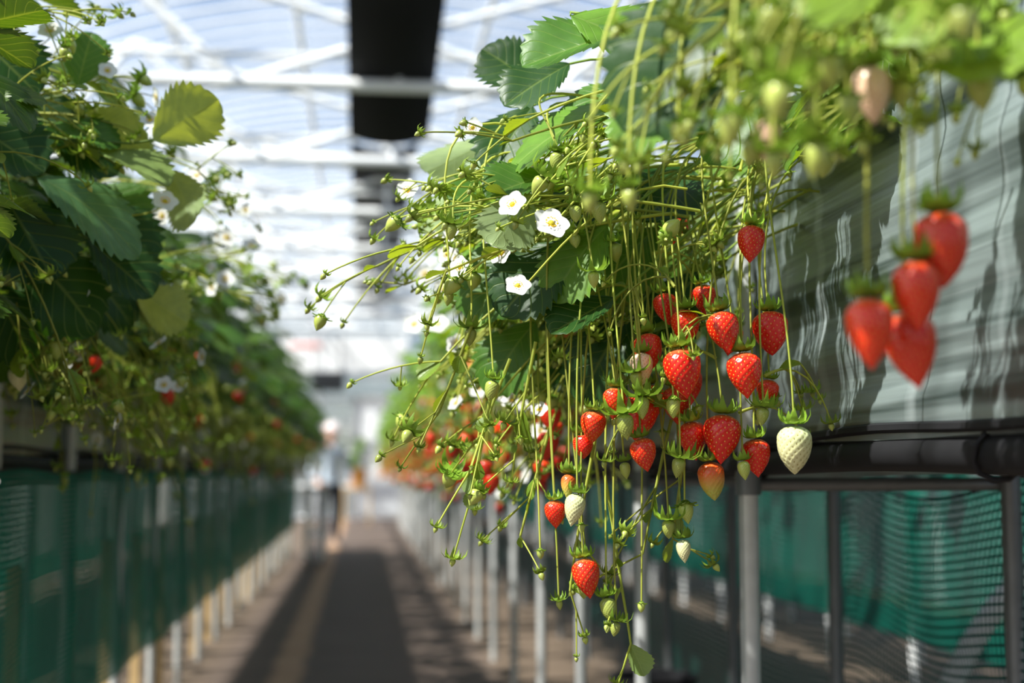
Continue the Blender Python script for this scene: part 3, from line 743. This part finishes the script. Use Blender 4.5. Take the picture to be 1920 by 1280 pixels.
# potted plant at end of aisle
root = empty('potted_plant'); a = Acc()
for i in range(40):
    ang = R.uniform(0, 6.28); r = R.uniform(.02, .2); b = arr(-.12+r*math.cos(ang), 21.5+r*math.sin(ang), R.uniform(.85, 1.25))
    leaflet(a, b, b+arr(math.cos(ang), math.sin(ang), R.uniform(-.3, .6))*.14, arr(0, -.3, 1)+rv(.3), tintg(), 0)
    tube(a, bez(arr(-.12, 21.5, .7), arr(-.12, 21.5, .85), b, b, 5), .004, .003, arr(.1, .2, .03), 4)
obj('foliage', a.build('foliage', PLANT_MATS), root)
h = Hard(); ORG = simple('orange_plastic', (.70, .34, .08), .5)
lathe(h, (-.05, 21.5, .56), [(0, 0), (.10, 0), (.14, .26), (.155, .27), (.14, .28), (.12, .24), (0, .24)], ORG)
h.make('pot', root)
h = Hard(); h.box((-.28, 21.35, .52), (.14, 21.65, .56), WOOD)
for x in (-.26, .12):
    for y in (21.37, 21.63): h.pipe([(x, y, 0), (x, y, .53)], .018, WOOD, 8)
h.make('stand', root)

# ------------------------------------------------------------------ person
def person(px, py, sc):
    root = empty('person')
    SH = simple('shirt_pale_blue', (.66, .76, .88), .8, 0, .08, 12); PT = simple('trousers_dark', (.03, .035, .05), .8)
    SK = simple('skin', (.68, .40, .30), .5, 0, .05); HR = simple('hair_dark', (.03, .02, .015), .6); BT = simple('boots', (.05, .05, .06), .5)
    CP = simple('cap_pale_pink', (.78, .66, .66), .8)
    J = {}; E = []
    def j(n, x, y, z, r): J[n] = (x, y, z, r)
    j('pel', 0, 0, .80, .115); j('waist', 0, .0, .92, .11); j('chest', 0, -.02, 1.10, .135); j('upch', 0, -.01, 1.21, .11); j('neck', 0, -.02, 1.29, .045); j('nk2', 0, -.03, 1.34, .043)
    E += [('pel', 'waist'), ('waist', 'chest'), ('chest', 'upch'), ('upch', 'neck'), ('neck', 'nk2')]
    for s, n in ((-1, 'l'), (1, 'r')):
        j(n+'hip', s*.085, 0, .74, .085); j(n+'knee', s*.10, -.03, .42, .055); j(n+'calf', s*.10, .01, .30, .052); j(n+'ank', s*.10, .02, .09, .036); j(n+'toe', s*.115, -.13, .035, .033)
        j(n+'sho', s*.165, -.01, 1.20, .058); j(n+'elb', s*.23, .0, .96, .042); j(n+'wr', s*.21, -.16, .83, .027); j(n+'palm', s*.20, -.215, .80, .028)
        E += [('pel', n+'hip'), (n+'hip', n+'knee'), (n+'knee', n+'calf'), (n+'calf', n+'ank'), (n+'ank', n+'toe'), ('upch', n+'sho'), (n+'sho', n+'elb'), (n+'elb', n+'wr'), (n+'wr', n+'palm')]
        for q in range(4):
            x = s*.20+(q-1.5)*.02; ln = (.055, .07, .075, .06)[q]
            j(f'{n}f{q}a', x, -.245, .79, .009); j(f'{n}f{q}b', x, -.245-ln*.6, .775, .008); j(f'{n}f{q}c', x, -.245-ln, .75, .007)
            E += [(n+'palm', f'{n}f{q}a'), (f'{n}f{q}a', f'{n}f{q}b'), (f'{n}f{q}b', f'{n}f{q}c')]
        j(n+'ta', s*.165, -.215, .80, .010); j(n+'tb', s*.15, -.245, .79, .009); E += [(n+'palm', n+'ta'), (n+'ta', n+'tb')]
    names = list(J); me = bpy.data.meshes.new('body')
    me.from_pydata([J[n][:3] for n in names], [(names.index(a), names.index(b)) for a, b in E], [])
    o = bpy.data.objects.new('body_src', me); scene.collection.objects.link(o)
    md = o.modifiers.new('s', 'SKIN'); 
    for i, n in enumerate(names):
        sv = me.skin_vertices[0].data[i]; r = J[n][3]; sv.radius = (r, r*(.75 if n in ('chest', 'waist', 'upch', 'pel') else 1)); sv.use_root = (i == 0)
    o.modifiers.new('sub', 'SUBSURF').levels = 2
    dg = bpy.context.evaluated_depsgraph_get(); dg.update()
    m2 = bpy.data.meshes.new_from_object(o.evaluated_get(dg)); bpy.data.objects.remove(o)
    m2.materials.clear()
    for m in (SH, PT, SK, BT): m2.materials.append(m)
    for p in m2.polygons:
        c = p.center; p.use_smooth = True
        if c.z < .14: p.material_index = 3
        elif c.z > 1.27: p.material_index = 2
        elif c.y < -.15 and c.z > .7: p.material_index = 2
        elif c.z < .80 and abs(c.x) < .2 and c.y > -.12: p.material_index = 1
        else: p.material_index = 0
    obj('body', m2, root)
    def ell(name, c, s, mat, n=24, cut=None):
        t = np.linspace(0, math.pi, n); q = np.linspace(0, 2*math.pi, n, endpoint=False); T, Q = np.meshgrid(t, q, indexing='ij')
        V = np.stack([c[0]+s[0]*np.sin(T)*np.cos(Q), c[1]+s[1]*np.sin(T)*np.sin(Q), c[2]+s[2]*np.cos(T)], -1)
        if cut: V = V[:int(n*cut)]
        hh = Hard(); hh.a.add(V.reshape(-1, 3), grid_faces(V.shape[0], n, True), None, hh.m(mat)); return hh.make(name, root)
    ell('head', (0, -.045, 1.435), (.073, .092, .105), SK); ell('jaw', (0, -.075, 1.385), (.05, .06, .06), SK)
    ell('nose', (0, -.14, 1.43), (.012, .02, .022), SK); ell('mouth', (0, -.130, 1.388), (.022, .008, .006), simple('lips', (.5, .18, .16)))
    for s in (-1, 1):
        ell('eye', (s*.03, -.128, 1.45), (.012, .008, .008), HR); ell('ear', (s*.075, -.04, 1.43), (.012, .02, .03), SK)
    ell('hair', (0, -.028, 1.455), (.080, .092, .100), HR, cut=.62); ell('cap', (0, -.042, 1.475), (.086, .102, .085), CP, cut=.5)
    hh = Hard(); G = np.array([[(x*.07, -.13-.06*(1-x*x)*q, 1.478-.012*q) for x in np.linspace(-1, 1, 9)] for q in (0, .5, 1)]); hh.sheet(G, CP); hh.make('cap_brim', root)
    root.location = (px, py, 0); root.rotation_euler = (0, 0, math.radians(20)); root.scale = (sc*1.08, sc*1.08, sc)
person(-.34, 15.3, .84)

# ------------------------------------------------------------------ light / world / camera
w = bpy.data.worlds.new('World'); scene.world = w; w.use_nodes = True
nt = w.node_tree; bg = nt.nodes['Background']
sky = nt.nodes.new('ShaderNodeTexSky'); sky.sky_type = 'NISHITA'; sky.sun_disc = False
sky.sun_elevation = math.radians(45); sky.sun_rotation = math.radians(-100); sky.air_density = 1.0; sky.dust_density = 1.0
nt.links.new(sky.outputs[0], bg.inputs[0]); bg.inputs[1].default_value = .165
sl = bpy.data.lights.new('sun', 'SUN'); sl.energy = 13.5; sl.angle = math.radians(1.0); sl.color = (1., .94, .79)
so = bpy.data.objects.new('sun', sl); scene.collection.objects.link(so)
d = Vector((.56, .27, -.76)); so.rotation_euler = d.to_track_quat('-Z', 'Y').to_euler(); so.location = (-6, -2, 8)

cd = bpy.data.cameras.new('camera'); cam = bpy.data.objects.new('camera', cd); scene.collection.objects.link(cam)
cd.lens = 50; cd.sensor_width = 36; cd.clip_start = .02
cam.location = (0, 0, CAMZ)
ps, th = math.radians(6.0), math.radians(5.2)
F = Vector((math.sin(ps)*math.cos(th), math.cos(ps)*math.cos(th), math.sin(th)))
cam.rotation_euler = F.to_track_quat('-Z', 'Y').to_euler()
cd.dof.use_dof = True; cd.dof.focus_distance = 1.61; cd.dof.aperture_fstop = 2.9
scene.camera = cam
